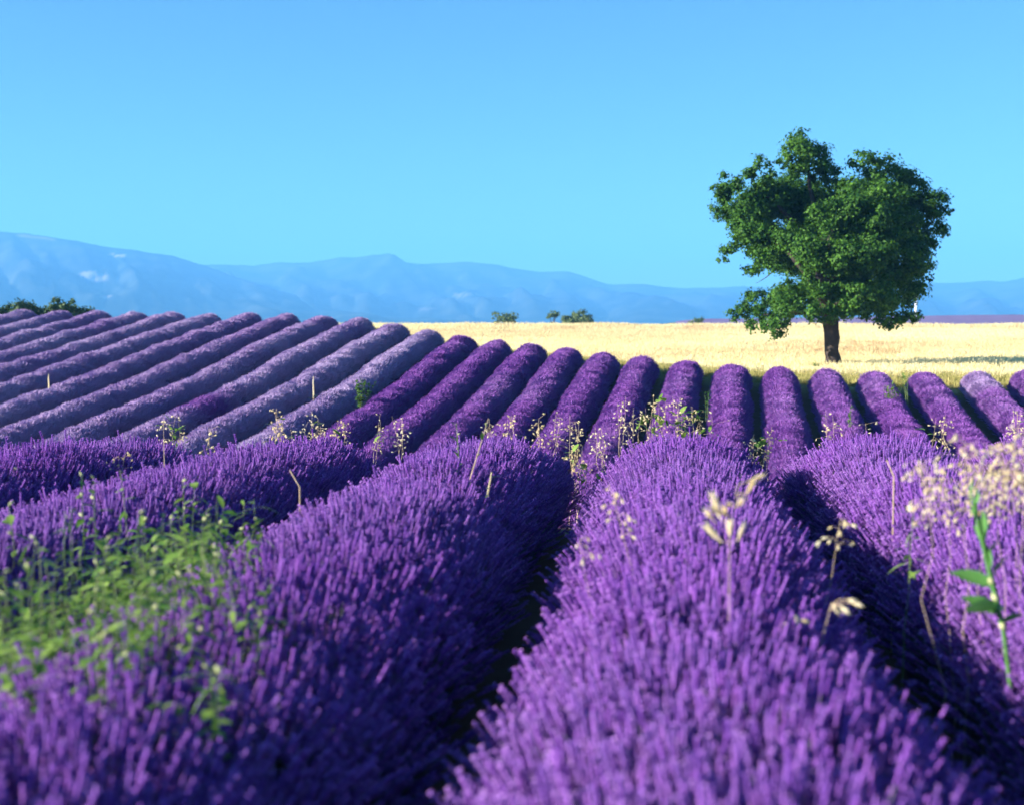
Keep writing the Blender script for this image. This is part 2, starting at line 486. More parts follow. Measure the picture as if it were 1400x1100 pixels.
SL_NEAR = (909 - 700) / F
SL_FAR = (1017 - 700) / F
NEAR_LABELS = {
    0: 'lavender row with the tall dry oat head standing on its crest',
    -1: 'lavender row overgrown by a patch of leafy green weeds',
    1: 'lavender row beside the fleshy green stem and straw-coloured oat sprays',
    -2: 'lavender row just beyond the weedy one, same front field',
    -3: 'second lavender row beyond the weedy one, in the front field',
    -4: 'third lavender row beyond the weedy one, in the front field',
    2: 'lavender row beyond the fleshy green stem, last of the front field',
}
near_rows = {}
NEAR = {}
for k in (0, -1, 1, -2, -3, -4, 2):
    u = 0.13 + 1.6 * k
    t0 = {0: 0.4, -1: 1.2, 1: 1.4, -2: 3.0, -3: 6.0, -4: 8.5, 2: 6.0}[k]
    t1 = 13.2 + {0: .3, -1: .2, 1: .4, -2: -.1, -3: .1, -4: .3, 2: .2}[k]
    args = (u, SL_NEAR, t0, t1, 0.52, 0.535, 20 + k)
    NEAR[k] = args
    row = thing('lavender_row', NEAR_LABELS[k], 'lavender row', (0, 0, 0), 'lavender rows of the front field')
    near_rows[k] = row
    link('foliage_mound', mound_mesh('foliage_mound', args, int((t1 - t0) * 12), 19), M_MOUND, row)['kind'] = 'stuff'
    n = int((t1 - t0) * 6800)
    t = rng.uniform(t0 + .02, t1 - .02, n); a = rng.uniform(.10, math.pi - .10, n)
    # spikes thinned on low flanks so the dark mound stands in for furrow shade
    kp = rng.random(n) < .18 + .82 * smooth((np.sin(a) - .30) / .32)
    t, a = t[kp], a[kp]; n = len(t)
    P, Nn = row_normals(t, a, args)
    D = Nn * .78 + np.array([0, 0, .55]) + rng.normal(0, .15, (n, 3))
    tone = 0.12 + .22 * fbm(P[:, 0] * 1.1, P[:, 1] * 1.1, seed=4) + rng.normal(0, .06, n)
    s = np.clip(rng.normal(.98, .15, n), .6, 1.5)
    if k == -1:      # weeds crowd the flowers out here
        off = P[:, 0] - (u + SL_NEAR * P[:, 1])
        thin = smooth((P[:, 1] - 3.4) / .5) * smooth((6.5 - P[:, 1]) / .5) * smooth((np.where(P[:, 1] < 5.2, .5, .15) - off) / .3)
        kp = rng.random(n) > .68 * thin
        P, Nn, D, tone, s = P[kp], Nn[kp], D[kp], tone[kp], s[kp]; n = len(P)
    P = P - Nn * .03
    o = scatter('flower_spikes', P, dir_to_euler(D), s, rng.integers(0, 5, n), np.clip(tone, 0, 1), NG_SPIKE, row)
    o['kind'] = 'stuff'
    # the largest spikes to be seen, each a piece of its own
    cnt = {0: 300, -1: 220, 1: 120}.get(k, 0)
    if cnt:
        tn = t0 + 1.6 if k == 0 else 3.2
        t = rng.uniform(max(tn, 2.4), max(tn, 2.4) + (1.3 if k == 0 else 1.6), cnt); a = rng.uniform(.6, math.pi - .5, cnt)
        P, Nn = row_normals(t, a, args)
        D = Nn * .6 + np.array([0, 0, .75]) + rng.normal(0, .12, (cnt, 3))
        E = dir_to_euler(D)
        src = list(SPIKE_LIB.objects)
        for q in range(cnt):
            f = bpy.data.objects.new('flower_spike', src[q % 5].data)
            COL.objects.link(f); f.parent = row
            f.location = P[q]; f.rotation_euler = E[q]; f.scale = [1.1] * 3

# far slope
FAR_U = [9.5, 7.9, 6.12, 4.42, 2.84, 1.22, -.43, -2.07, -3.7, -5.17, -6.63, -8.1, -9.58, -11.12, -12.8, -14.55, -16.35, -18.1, -19.85, -21.6, -23.3, -25, -26.7, -28.4, -30.1, -31.8, -33.5]
for k, u in zip(range(6, -21, -1), FAR_U):
    # the row runs up the slope to the field's edge
    t1 = 60.0
    for _ in range(30):
        t1 = float(edge_y(u + SL_FAR * t1)) * .5 + t1 * .5
    tvis = max(30.0, 1944 * -u / 1130.0) if u < 0 else 30.0
    t0 = min(tvis, t1 - 3)
    pale = k <= -8
    args = (u, SL_FAR, t0, t1 + .3, 0.54, 0.61, 200 + k, .94)
    lab = {-7: 'deep purple lavender row lying directly against the mauve rows', -8: 'palest grey-mauve lavender row, right against the deep purple rows', -10: 'mauve lavender row with a deep purple stretch low on the slope', 5: 'purple lavender row whose upper end has faded to pale mauve', 2: 'deep purple lavender row ending straight below the oak trunk', 4: 'purple lavender row with a grey-green bushy weed growing on it'}.get(k) or ('greyish mauve lavender row climbing the far slope to the skyline' if pale else 'deep purple lavender row on the far slope, ending at the straw field')
    row = thing('lavender_row', lab, 'lavender row', (0, 0, 0), 'pale mauve rows of the far slope' if pale else 'deep purple rows of the far slope')
    link('foliage_mound', mound_mesh('foliage_mound', args, max(8, int((t1 - t0) * 4)), 13), M_FARMOUND, row)['kind'] = 'stuff'
    n = int((t1 - t0) * 270)
    t = rng.uniform(t0, t1 + .25, n); a = rng.uniform(.22, math.pi - .22, n)
    P, Nn = row_normals(t, a, args)
    D = Nn * .8 + np.array([0, 0, .55]) + rng.normal(0, .1, (n, 3))
    P = P - Nn * .03
    f = fbm(P[:, 0] * .35, P[:, 1] * .22, seed=12)
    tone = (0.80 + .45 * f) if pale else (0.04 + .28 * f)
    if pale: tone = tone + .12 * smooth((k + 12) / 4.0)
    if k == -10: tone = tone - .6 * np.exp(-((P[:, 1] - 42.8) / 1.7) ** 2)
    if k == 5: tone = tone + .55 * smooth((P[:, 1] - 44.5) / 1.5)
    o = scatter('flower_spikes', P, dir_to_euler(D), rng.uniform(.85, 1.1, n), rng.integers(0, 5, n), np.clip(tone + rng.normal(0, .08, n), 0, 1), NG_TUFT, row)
    o['kind'] = 'stuff'

# ------------------------------------------------------------------ straw field and verge
def straw_mesh(seed, n, rad, h0, h1, w, head=True):
    q = random.Random(seed); b = MB()
    for k in range(n):
        a = q.uniform(0, 6.28); rr = rad * math.sqrt(q.random())
        x, y = rr * math.cos(a), rr * math.sin(a); h = q.uniform(h0, h1)
        dx, dy = q.gauss(0, .12) * h, q.gauss(0, .12) * h; th = q.uniform(0, 3.14)
        ex, ey = w * math.cos(th), w * math.sin(th)
        b.add([(x - ex, y - ey, -.05), (x + ex, y + ey, -.05), (x + dx * .6 + ex * .7, y + dy * .6 + ey * .7, h * .75), (x + dx * .6 - ex * .7, y + dy * .6 - ey * .7, h * .75)], [(0, 1, 2, 3)])
        k2 = 2.0 if head else .6
        b.add([(x + dx * .6 - ex * k2, y + dy * .6 - ey * k2, h * .76), (x + dx * .6 + ex * k2, y + dy * .6 + ey * k2, h * .76), (x + dx * 1.3, y + dy * 1.3, h)], [(0, 1, 2)])
    return b.build('straw_%d' % seed, False)
STRAW_LIB = lib('straw_clump', [straw_mesh(300 + k, 34, .34, .18, .34, .006) for k in range(4)], [M_STRAW])
NG_STRAW = scatter_group(STRAW_LIB)
GRASS_LIB = lib('grass_clump', [straw_mesh(320 + k, 30, .2, .08, .26, .006, False) for k in range(4)], [M_GRASS])
NG_GRASS = scatter_group(GRASS_LIB)

n = 42000
y = np.sqrt(rng.uniform(48 ** 2, 168 ** 2, n)); x = y * rng.uniform(-.16, .44, n)
keep = (y - edge_y(x)) > 2.6 + .9 * vnoise(x * .6, y * .6, seed=8)
x, y = x[keep], y[keep]; n = len(x)
P = np.stack([x, y, terrain(x, y)], 1)
rot = np.stack([rng.normal(0, .06, n), rng.normal(0, .06, n), rng.uniform(0, 6.28, n)], 1)
s = rng.uniform(.7, 1.15, n) * (1 + .25 * vnoise(x * .2, y * .2, seed=2)); s *= np.where(y > 120, 1.25, 1.0)
s *= np.where(y > 138, rng.uniform(.8, 1.7, n), 1)
dock = smooth((fbm(x * .11, y * .05, seed=71) - .1) / .25) * (rng.random(n) < .4) * rng.uniform(.2, .9, n)
o = scatter('ripe_straw', P, rot, s, rng.integers(0, 4, n), np.clip(dock + .35 * smooth((fbm(x * .05, y * .035, seed=91) + .05) / .4), 0, 1), NG_STRAW)
tag(o, 'pale golden ripe straw covering the field behind the lavender', 'straw', None, 'stuff')

n = 9000
x = rng.uniform(-8, 24, n); y = edge_y(x) + rng.normal(2.4, 1.7, n) + .6 * vnoise(x * .4, 0, seed=6)
P = np.stack([x, y, terrain(x, y)], 1)
keep = y - edge_y(x) > .4
P = P[keep]; n = len(P)
rot = np.stack([rng.normal(0, .08, n), rng.normal(0, .08, n), rng.uniform(0, 6.28, n)], 1)
o = scatter('verge_grass', P, rot, rng.uniform(.6, 1.2, n), rng.integers(0, 4, n), np.zeros(n), NG_GRASS)
tag(o, 'short green and yellow grass along the edge of the lavender slope', 'grass', None, 'stuff')

# distant lavender field on the rise behind the straw
xs = np.linspace(.115, .52, 90); ys = np.linspace(470, 640, 60)
RX, RY = np.meshgrid(xs, ys)
PX = RX * RY
PZ = terrain(PX, RY) + .15 + .25 * np.abs(np.sin(RY * .9 + PX * .25))
V = np.stack([PX.ravel(), RY.ravel(), PZ.ravel()], 1)
i, j = np.meshgrid(np.arange(89), np.arange(59)); a = (j * 90 + i).ravel()
me = mesh_np('far_field', V, np.stack([a, a + 1, a + 91, a + 90], 1))
o = link('lavender_field', me, leafy('far_lavender', (0.16, 0.09, 0.20), (0.26, 0.16, 0.28), 0, .9, noise_scale=.15))
o['kind'] = 'structure'; o['label'] = 'thin strip of far lavender field on the rise behind the straw'

# ------------------------------------------------------------------ oak
def leaf_cloud(blobs, per_m2, size, seed, squash=.85):
    """many small leaf faces gathered in sub-clumps over each bough's foliage mass; returns mesh with a per-point tone"""
    r = np.random.default_rng(seed)
    Cs, Ns, Tn = [], [], []
    for (bx, by, bz, br) in blobs:
        c0 = np.array([bx, by, bz])
        ns = max(6, int(15 * br * br + 5))
        sd = r.normal(0, 1, (ns, 3)); sd /= np.linalg.norm(sd, axis=1, keepdims=True)
        sc_ = c0 + sd * br * r.uniform(.55, .85, (ns, 1)) * np.array([1, 1, squash])
        sr = br * r.uniform(.26, .46, ns)
        st = r.uniform(-.22, .22, ns)
        for q in range(ns):
            m = int(per_m2 * sr[q] ** 2 * 4) + 4
            d = r.normal(0, 1, (m, 3)); d /= np.linalg.norm(d, axis=1, keepdims=True)
            rad = sr[q] * np.minimum(1.4, np.abs(r.normal(.62, .42, (m, 1))))
            Cs.append(sc_[q] + d * rad * np.array([1, 1, .8]))
            Ns.append(d * .7 + sd[q] * .5 + np.array([0, 0, .35]) + r.normal(0, .45, (m, 3)))
            Tn.append(np.full(m, .42 + st[q]) + r.normal(0, .2, m))
    C, Nn, T = np.concatenate(Cs), np.concatenate(Ns), np.concatenate(Tn)
    Nn /= np.linalg.norm(Nn, axis=1, keepdims=True)
    n = len(C)
    tv = r.normal(0, 1, (n, 3)); tv -= Nn * (tv * Nn).sum(1, keepdims=True); tv /= np.linalg.norm(tv, axis=1, keepdims=True)
    bv = np.cross(Nn, tv)
    L = (size * r.uniform(.7, 1.35, n))[:, None]
    W = L * r.uniform(.28, .42, n)[:, None]
    bend = L * r.uniform(-.1, .22, n)[:, None]
    p0 = C - tv * L * .5; p2 = C + tv * L * .5 - Nn * bend
    p1 = C + bv * W + Nn * bend * .4 + tv * L * .08; p3 = C - bv * W + Nn * bend * .4 + tv * L * .08
    V = np.stack([p0, p1, p2, p3], 1).reshape(-1, 3)
    me = bpy.data.meshes.new('leaves')
    me.vertices.add(4 * n); me.vertices.foreach_set('co', V.astype(np.float32).ravel())
    b = np.arange(n) * 4
    tri = np.stack([b, b + 1, b + 2, b, b + 2, b + 3], 1).reshape(-1, 3)
    me.loops.add(tri.size); me.loops.foreach_set('vertex_index', tri.ravel().astype(np.int32))
    me.polygons.add(len(tri)); me.polygons.foreach_set('loop_start', (np.arange(len(tri)) * 3).astype(np.int32))
    a = me.attributes.new('var', 'FLOAT', 'POINT'); a.data.foreach_set('value', np.repeat(np.clip(T, 0, 1), 4).astype(np.float32))
    me.update(calc_edges=True)
    return me

TREE_Y = 60.0
TX = col_x(1139, TREE_Y); TZ0 = tz(TX, TREE_Y)
K = TREE_Y / F * 350 / 1100
BL = [(430,105,80,0),(395,165,90,-.6),(480,185,95,.3),(540,255,85,.8),(350,190,45,0),
      (105,265,75,.2),(235,235,75,-.5),(165,335,105,.4),(90,385,65,.6),(300,320,100,.6),(60,310,40,0),
      (655,185,62,-.8),(735,215,85,-.3),(825,255,95,.3),(915,315,85,.5),(985,365,82,.2),(1000,440,78,.3),(935,455,110,.6),(850,375,115,.2),
      (440,465,95,-2.6),(560,415,85,-3.0),(640,430,105,-2.8),(720,360,95,-2.2),(770,480,120,-1.6),(620,320,85,-.8),
      (195,445,105,-.2),(150,555,72,.2),(240,535,90,-1.0),(215,620,68,0),(85,610,26,0),(335,515,85,-1.8),(290,630,50,-1.0),
      (420,580,100,-3.0),(540,600,110,-3.2),(660,590,115,-2.8),(800,600,125,-1.4),(905,560,80,0),(450,690,85,-2.6),(360,715,48,-2.0),
      (225,785,75,-.5),(165,835,60,0),(330,800,75,-1.4),(280,890,68,-1.0),(420,800,80,-2.0),(225,870,60,-.4),
      (600,750,85,-2.6),(720,740,105,-1.8),(830,720,112,-.6),(880,680,65,0),(965,680,30,.2),(860,825,74,.2),(705,845,66,-1.2),(780,860,60,-.6),(610,835,62,-1.8),(560,790,75,-2.2),(900,840,46,0),(480,835,66,-2.0),(960,535,70,.4),(925,610,80,.3),(900,720,62,.1),(320,860,60,-.6),
      (1045,395,30,0),(1040,490,28,0)]
blobs = [((bx - 565) * K, dy, (1062 - by) * K, br * K * 1.02) for bx, by, br, dy in BL]
for bx, by, br in ((300,330,120),(430,300,120),(560,420,150),(700,360,140),(850,420,130),(300,520,120),(430,560,130),(600,560,160),(780,560,150),(380,780,100),(600,720,130),(780,740,110),(880,560,90),(200,430,90)):
    for dy in (1.6, 3.2):
        blobs.append(((bx - 565) * K * (1 - .06 * dy), dy, (1062 - by) * K, br * K))
oak = thing('oak_tree', 'lone round-crowned green oak standing at the edge of the straw field', 'tree', (TX, TREE_Y, TZ0))
crown = link('crown', leaf_cloud(blobs, 235, .128, 5), M_LEAF, oak)

def wob_tube(b, path, radii, n, seed, amp):
    b0 = len(b.V)
    b.tube(path, radii, n)
    P = np.array(b.V[b0:])
    c = np.repeat(np.array([tuple(p) for p in path]), n, 0)
    d = P - c
    k = 1 + amp * fbm(np.arange(len(P)) % n * 1.3, P[:, 2] * 1.6, seed=seed) + amp * .6 * vnoise(np.arange(len(P)) % n * 2.1, P[:, 2] * 5, seed=seed + 2)
    b.V[b0:] = [tuple(v) for v in c + d * k[:, None]]
def zp(bx, by, dy=0): return Vector(((bx - 565) * K, dy, (1062 - by) * K))
b = MB()
tp = [zp(566, 1085), zp(565, 1060), zp(562, 1030), zp(556, 990), zp(560, 940), zp(552, 890), zp(543, 830), zp(535, 770), zp(530, 700), zp(535, 620, -.2), zp(545, 520, -.1), zp(550, 420)]
wob_tube(b, tp, [.46, .37, .29, .27, .29, .32, .33, .32, .29, .23, .16, .08], 18, 3, .28)
link('trunk', b.build('trunk'), M_BARK, oak)
limbs = [([(540,800,0),(470,720,-.6),(400,640,-1.2),(330,560,-1.0),(240,500,-.3)], .2),
         ([(535,690,0),(600,600,-.7),(680,500,-1.2),(760,400,-.6),(830,300,0)], .2),
         ([(530,720,0),(470,600,.5),(400,450,.5),(300,340,.3),(160,330,.2)], .19),
         ([(540,560,0),(500,430,.2),(460,300,0),(430,160,0)], .16),
         ([(543,840,0),(460,830,-.5),(360,830,-.8),(250,840,-.5)], .15),
         ([(545,800,0),(640,770,-.7),(740,770,-.7),(840,800,0)], .16),
         ([(545,620,0),(680,600,.8),(820,540,.8),(940,470,.4)], .17),
         ([(300,650,-1.0),(250,685,-1.0),(212,708,-1.0)], .03),
         ([(880,560,0),(955,566,0),(975,578,0),(1003,596,0)], .025),
         ([(540,700,.2),(560,560,1.8),(580,400,2.6),(560,300,2.6)], .16)]
for k, (pts, r0) in enumerate(limbs):
    b = MB()
    pts = [zp(*q) for q in pts]
    fine = []
    for q in range(len(pts) - 1):
        for s in (0, .5): fine.append(pts[q].lerp(pts[q + 1], s) + Vector((random.uniform(-.06, .06), random.uniform(-.06, .06), random.uniform(-.05, .05))) * (q + s > 0) * min(1, r0 * 8))
    fine.append(pts[-1])
    wob_tube(b, fine, [r0 * (1 - .8 * q / (len(fine) - 1)) for q in range(len(fine))], 8, 40 + k, .2)
    link('limb', b.build('limb'), M_BARK, oak)

# ------------------------------------------------------------------ far shrubs
def shrub(name, label, cat, px, Y, w, h, seed, group=None, z=None, n=7, leaf=.2, open_=1.0, dens=70):
    r = random.Random(seed)
    X = col_x(px, Y); z0 = tz(X, Y) if z is None else z
    o = thing(name, label, cat, (X, Y, z0), group)
    bl = []
    for k in range(n):
        f = r.random()
        bl.append(((r.random() - .5) * w * .75, (r.random() - .5) * w * .5, h * (.3 + .5 * f * (1 - .0 * k)), (w * .2 + h * .1) * r.uniform(.7, 1.15) * open_))
    bl.append((r.uniform(-.15, .15) * w, 0, h * .8, w * .16 * open_))
    link('crown', leaf_cloud(bl, dens, leaf, seed), M_SHRUB2 if Y > 150 else M_SHRUB, o)
    b = MB()
    for k in range(4):
        q = bl[k]
        b.tube([(q[0] * .15, q[1] * .15, -.2), (q[0] * .5, q[1] * .5, q[2] * .5), (q[0], q[1], q[2])], [.07, .05, .02], 5)
    link('trunk', b.build('trunk'), M_BARK, o)
    return o
for k, (px, w, h) in enumerate(((-20, 1.8, 2.9), (10, 1.6, 2.7), (32, 1.7, 2.75), (58, 1.6, 2.7), (82, 1.8, 3.2), (104, 1.4, 2.75))):
    shrub('shrub', 'dense dark green shrub in the clump peeping over the pale lavender rows' if k != 4 else 'tallest green shrub of the clump peeping over the pale lavender rows', 'shrub', px, 80 + (k % 2) * 1.5, w, h, 600 + k, 'shrub clump behind the lavender skyline', leaf=.15, n=13, dens=170, open_=1.25)
shrub('shrub', 'small green shrub top just showing above the lavender skyline', 'shrub', 312, 84, .8, 2.05, 620, leaf=.12, n=4)
shrub('small_tree', 'wispy small tree with thin crown on the straw field horizon', 'tree', 688, 175, 4.0, 2.6, 630, z=.6, leaf=.2, n=9, open_=.62)
shrub('small_tree', 'wispy small tree beside the fuller bush on the straw horizon', 'tree', 755, 176, 2.6, 2.7, 631, z=.6, leaf=.2, n=6, open_=.7)
shrub('bush', 'full green bush on the straw horizon next to a wispy tree', 'bush', 789, 176, 3.6, 2.6, 632, z=.6, leaf=.2, n=10)
shrub('bush', 'low dark round bush alone on the straw horizon near the oak', 'bush', 952, 174, 2.0, 1.75, 633, z=.6, leaf=.16, n=8)

# tower beyond the oak
Yt = 900; Xt = col_x(1251, Yt); zt = tz(Xt, Yt)
tw = thing('white_tower', 'slender white tower far behind the oak crown', 'tower', (Xt, Yt, zt))
m_wh = leafy('white_render', (0.78, 0.77, 0.75), (0.84, 0.82, 0.80), 0, .8, noise_scale=.5)
b = MB(); b.tube([(0, 0, 0), (0, 0, 10), (0, 0, 16.5)], [1.0, .85, .75], 12); link('shaft', b.build('shaft'), m_wh, tw)
b = MB(); b.tube([(0, 0, 16.5), (0, 0, 17.2), (0, 0, 17.25), (0, 0, 20.2)], [.8, 1.3, 1.0, .9], 12); b.tube([(0, 0, 20.2), (0, 0, 22)], [1.0, .1], 12)
link('lantern_top', b.build('lantern_top'), leafy('pink_render', (0.6, 0.42, 0.45), (0.66, 0.5, 0.52), 0, .8, noise_scale=.5), tw)

# ------------------------------------------------------------------ weeds and dry grasses
def leaf_shape(name, L, W, n=5, droop=.25, fold=.2, mat=M_WEED):
    b = MB(); V, Fc = [], []
    for k in range(n + 1):
        t = k / n; w = W * math.sin(math.pi * min(.999, t * .93 + .06)) ** .8 * (1 - .25 * t)
        z = -droop * L * t * t
        V += [(L * t, -w, z + fold * w), (L * t, 0, z), (L * t, w, z + fold * w)]
    for k in range(n):
        a = 3 * k
        Fc += [(a, a + 3, a + 4, a + 1), (a + 1, a + 4, a + 5, a + 2)]
    b.add(V, Fc)
    me = b.build(name); me.materials.append(mat); return me
LEAF_A = leaf_shape('leaf_long', .085, .014)
LEAF_B = leaf_shape('leaf_broad', .07, .026, droop=.4)
LEAF_C = leaf_shape('leaf_blade', .13, .006, droop=.6)
LEAF_BIG = leaf_shape('leaf_fleshy', .115, .028, droop=.15, fold=.35, mat=M_FL)

def ovoid(name, L, r, mat, n=5):
    b = MB(); b.tube([(0, 0, 0), (L * .2, 0, 0), (L * .5, 0, 0), (L * .8, 0, 0), (L, 0, 0)], [r * .3, r * .85, r, r * .6, r * .1], n)
    me = b.build(name); me.materials.append(mat); return me
POD = ovoid('pod', .026, .0065, M_POD)
def oat_spikelet():
    b = MB()
    for s in (-1, 1):
        b.add([(0, 0, 0), (.009, .0045 * s, .003), (.024, .006 * s, .002), (.014, .001 * s, .005)], [(0, 1, 2, 3)])
        b.add([(0, 0, 0), (.009, .0045 * s, -.003), (.024, .006 * s, -.002), (.014, .001 * s, -.005)], [(0, 1, 2, 3)])
    b.tube([(.0, 0, 0), (.012, 0, 0), (.02, 0, 0)], [.001, .0035, .001], 4)
    me = b.build('oat_spikelet', False); me.materials.append(M_OAT); return me
OAT = oat_spikelet()
OAT_LONG = OAT.copy(); OAT_LONG.transform(Matrix.Diagonal((2.0, 1.05, 1.05, 1)))

def piece(name, me, parent, loc, yaw, pitch=0, roll=0, s=1.0):
    o = bpy.data.objects.new(name, me); COL.objects.link(o); o.parent = parent
    o.location = loc; o.rotation_euler = (roll, pitch, yaw); o.scale = (s, s, s)
    return o

def stem_path(base, top, q, wob=.02, n=6):
    base, top = Vector(base), Vector(top); pts = []
    for k in range(n + 1):
        t = k / n
        p = base.lerp(top, t ** 1.0)
        p.x = base.x + (top.x - base.x) * t ** 1.6; p.y = base.y + (top.y - base.y) * t ** 1.6
        p += Vector((q.gauss(0, wob), q.gauss(0, wob), 0)) * t * (1 - t) * 2
        pts.append(p)
    return pts
def along(pts, t):
    f = t * (len(pts) - 1); i = min(len(pts) - 2, int(f)); return pts[i].lerp(pts[i + 1], f - i)

def weed(label, group, X, Y, top, seed, nleaf, leaves, r=.0035, tstart=.45, spread=1.0, pods=0, cat='weed'):
    q = random.Random(seed)
    z0 = tz(X, Y)
    o = thing('leafy_weed', label, cat, (X, Y, z0), group)
    tv = Vector(top) - Vector((X, Y, z0))
    pts = stem_path((0, 0, -.02), tv, q)
    b = MB(); b.tube(pts, [r * (1 - .6 * k / (len(pts) - 1)) for k in range(len(pts))], 5)
    link('stem', b.build('stem'), M_WEEDSTEM, o)
    for k in range(nleaf):
        t = tstart + (1 - tstart) * (k + q.random() * .6) / nleaf
        yaw = k * 2.4 + q.uniform(-.4, .4)
        piece('leaf', q.choice(leaves), o, along(pts, min(1, t)), yaw, q.uniform(-.8, .3), q.uniform(-.4, .4), q.uniform(.7, 1.25) * spread * (1.15 - .4 * t))
    for k in range(pods):
        t = 1 - .25 * k / max(1, pods)
        piece('pod', POD, o, along(pts, t), q.uniform(0, 6.28), q.uniform(-1.0, -.1), 0, q.uniform(.8, 1.2))
    return o

def oat(label, group, X, Y, top, seed, n, spread=.12, tstart=.72, size=1.0, droop=1.0, single=True, sag=(0, 0), name='dry_oat', husk=None):
    """a dry stalk with thin side branches, a hanging spikelet at the end of each"""
    q = random.Random(seed)
    z0 = tz(X, Y)
    o = thing(name, label, 'dry grass', (X, Y, z0), group)
    tv = Vector(top) - Vector((X, Y, z0))
    pts = stem_path((0, 0, -.02), tv, q, .03, 8)
    b = MB(); b.tube(pts, [.0016 * size * (1 - .65 * k / 8) for k in range(9)], 4)
    ends = []
    for k in range(n):
        t = tstart + (1 - tstart) * (k + q.random()) / n
        p = along(pts, min(t, 1)); a = q.uniform(0, 6.28); l = spread * q.uniform(.35, 1) * (1.25 - .6 * (t - tstart) / (1 - tstart))
        e = p + Vector((math.cos(a) * l + sag[0] * q.random(), math.sin(a) * l * .6, l * q.uniform(-.25, .55) + sag[1] * q.random()))
        mid = p.lerp(e, .55) + Vector((0, 0, l * .18))
        b.tube([p, mid, e], [.0009 * size, .0008 * size, .0006 * size], 3, 0, False)
        ends.append((e, a))
    link('stem', b.build('stem'), M_DRYSTEM, o)
    if single:
        for e, a in ends:
            piece('spikelet', husk or OAT, o, e, a, q.uniform(.2, 1.3) * droop, q.uniform(-1, 1), size * q.uniform(.8, 1.25))
    else:
        b = MB(); src = [v.co.copy() for v in OAT.vertices]; fc = [tuple(p.vertices) for p in OAT.polygons]
        for e, a in ends:
            Mx = Matrix.Translation(e) @ Matrix.Rotation(a, 4, 'Z') @ Matrix.Rotation(q.uniform(.2, 1.2), 4, 'Y') @ Matrix.Scale(size * q.uniform(.8, 1.3), 4)
            b.add([Mx @ v for v in src], fc)
        link('spikelets', b.build('spikelets', False), M_OAT, o)['kind'] = 'stuff'
    return o

# green weeds in the furrow side of the weedy row
u1 = NEAR[-1][0]
WL = [(112, 650, 6.3, 'tall pale-podded weed stalk rising from the green weed patch', 3), (128, 652, 6.1, 'weed stalk with light seed pods beside a taller one in the patch', 3),
      (250, 657, 6.6, 'single weed stalk with a large pale green tip leaf above the furrow', 2), (328, 722, 6.2, 'weed stalk with one upright pale pod at the patch edge', 1),
      (165, 642, 6.6, 'slim bare-topped weed stalk at the back of the green patch', 0), (12, 690, 6.0, 'tall weed stalk with curling yellow-green leaves, patch end', 2)]
for k, (px, py, Y, lab, pods) in enumerate(WL):
    tp = at(px, py, Y)
    weed(lab, 'green weed patch', tp.x + random.uniform(-.03, .05), Y + .05, tp, 700 + k, 11, [LEAF_A, LEAF_B], .004, .5, 1.1, pods)
for k in range(150):
    q = random.Random(800 + k)
    Y = q.uniform(3.9, 6.6)
    off = q.uniform(-.85, -.05) if k % 3 else q.uniform(-.35, .42)
    if k % 3 == 0: Y = q.uniform(3.9, 5.2)
    X = u1 + SL_NEAR * Y + off
    px = 700 + X / Y * F
    if px > 360 or px < -40: continue
    ztop = q.uniform(.66, 1.0) if off < -.55 else q.uniform(.74, 1.06)
    npod = q.choice((0, 0, 0, 1))
    lab = ('leafy green weed %s in the furrow behind the weedy lavender row' if off < -.55 else 'leafy green weed %s among lavender spikes on the weedy row') % ('with a pale pod' if npod else 'without pods')
    weed(lab, 'low weeds of the green patch', X, Y, (X + q.gauss(0, .06), Y + q.gauss(0, .06), ztop), 900 + k, 15, [LEAF_A, LEAF_B, LEAF_A, LEAF_C] if k % 3 else [LEAF_A, LEAF_A, LEAF_C], .003, .6, 1.1 if k % 3 else .8, npod)

for k in range(74):
    q = random.Random(3800 + k)
    Y = q.uniform(3.45, 4.9); off = q.uniform(-.4, .36); X = u1 + SL_NEAR * Y + off
    if not -40 < 700 + X / Y * F < 360: continue
    weed('thin leafy green weed growing through the crest of the weedy lavender row', 'thin weeds on the crest of the weedy row', X, Y, (X + q.gauss(0, .05), Y + q.gauss(0, .05), q.uniform(.82, 1.02) - .25 * abs(off)), 3900 + k, 22, [LEAF_A, LEAF_A, LEAF_B, LEAF_C], .003, .6, .85, q.choice((0, 0, 1)))

for k in range(16):
    q = random.Random(5200 + k)
    Y = q.uniform(4.6, 6.2); px = q.uniform(-10, 300); tp = at(px, q.uniform(690, 800), Y)
    weed('tall upright weed stem with narrow leaves rising from the green patch', 'upright stems of the green weed patch', tp.x + q.gauss(0, .03), Y, tp, 5300 + k, 20, [LEAF_A, LEAF_C], .0042, .45, .8, q.choice((0, 0, 1)))

# dry oats on and beside the front rows
def oat_px(label, group, px0, px1, py1, Y, seed, n, **kw):
    tp = at(px1, py1, Y); X = col_x(px0, Y)
    return oat(label, group, X, Y, (tp.x, Y - .02, tp.z), seed, n, **kw)
oat_px('tall dry oat with long pale spikelets on the middle of the row', None, 984, 1006, 664, 4.5, 1, 13, spread=.06, tstart=.84, size=1.6, droop=-1.1, husk=OAT_LONG)
oat_px('arching dry oat with round cream spikelets bending over the row crest', None, 912, 832, 660, 5.7, 2, 15, spread=.05, tstart=.80, size=1.15)
oat_px('thin dry oat with two stray spikelets beside the arching oat', None, 830, 792, 735, 5.2, 3, 6, spread=.06, tstart=.9, size=1.0)
oat_px('small dry oat spray against the dark furrow', None, 1118, 1148, 706, 5.6, 4, 14, spread=.075, tstart=.86, size=1.15)
oat_px('drooping dry oat with three large pale husks over the furrow edge', None, 1098, 1135, 822, 4.5, 5, 5, spread=.075, tstart=.97, size=1.8)
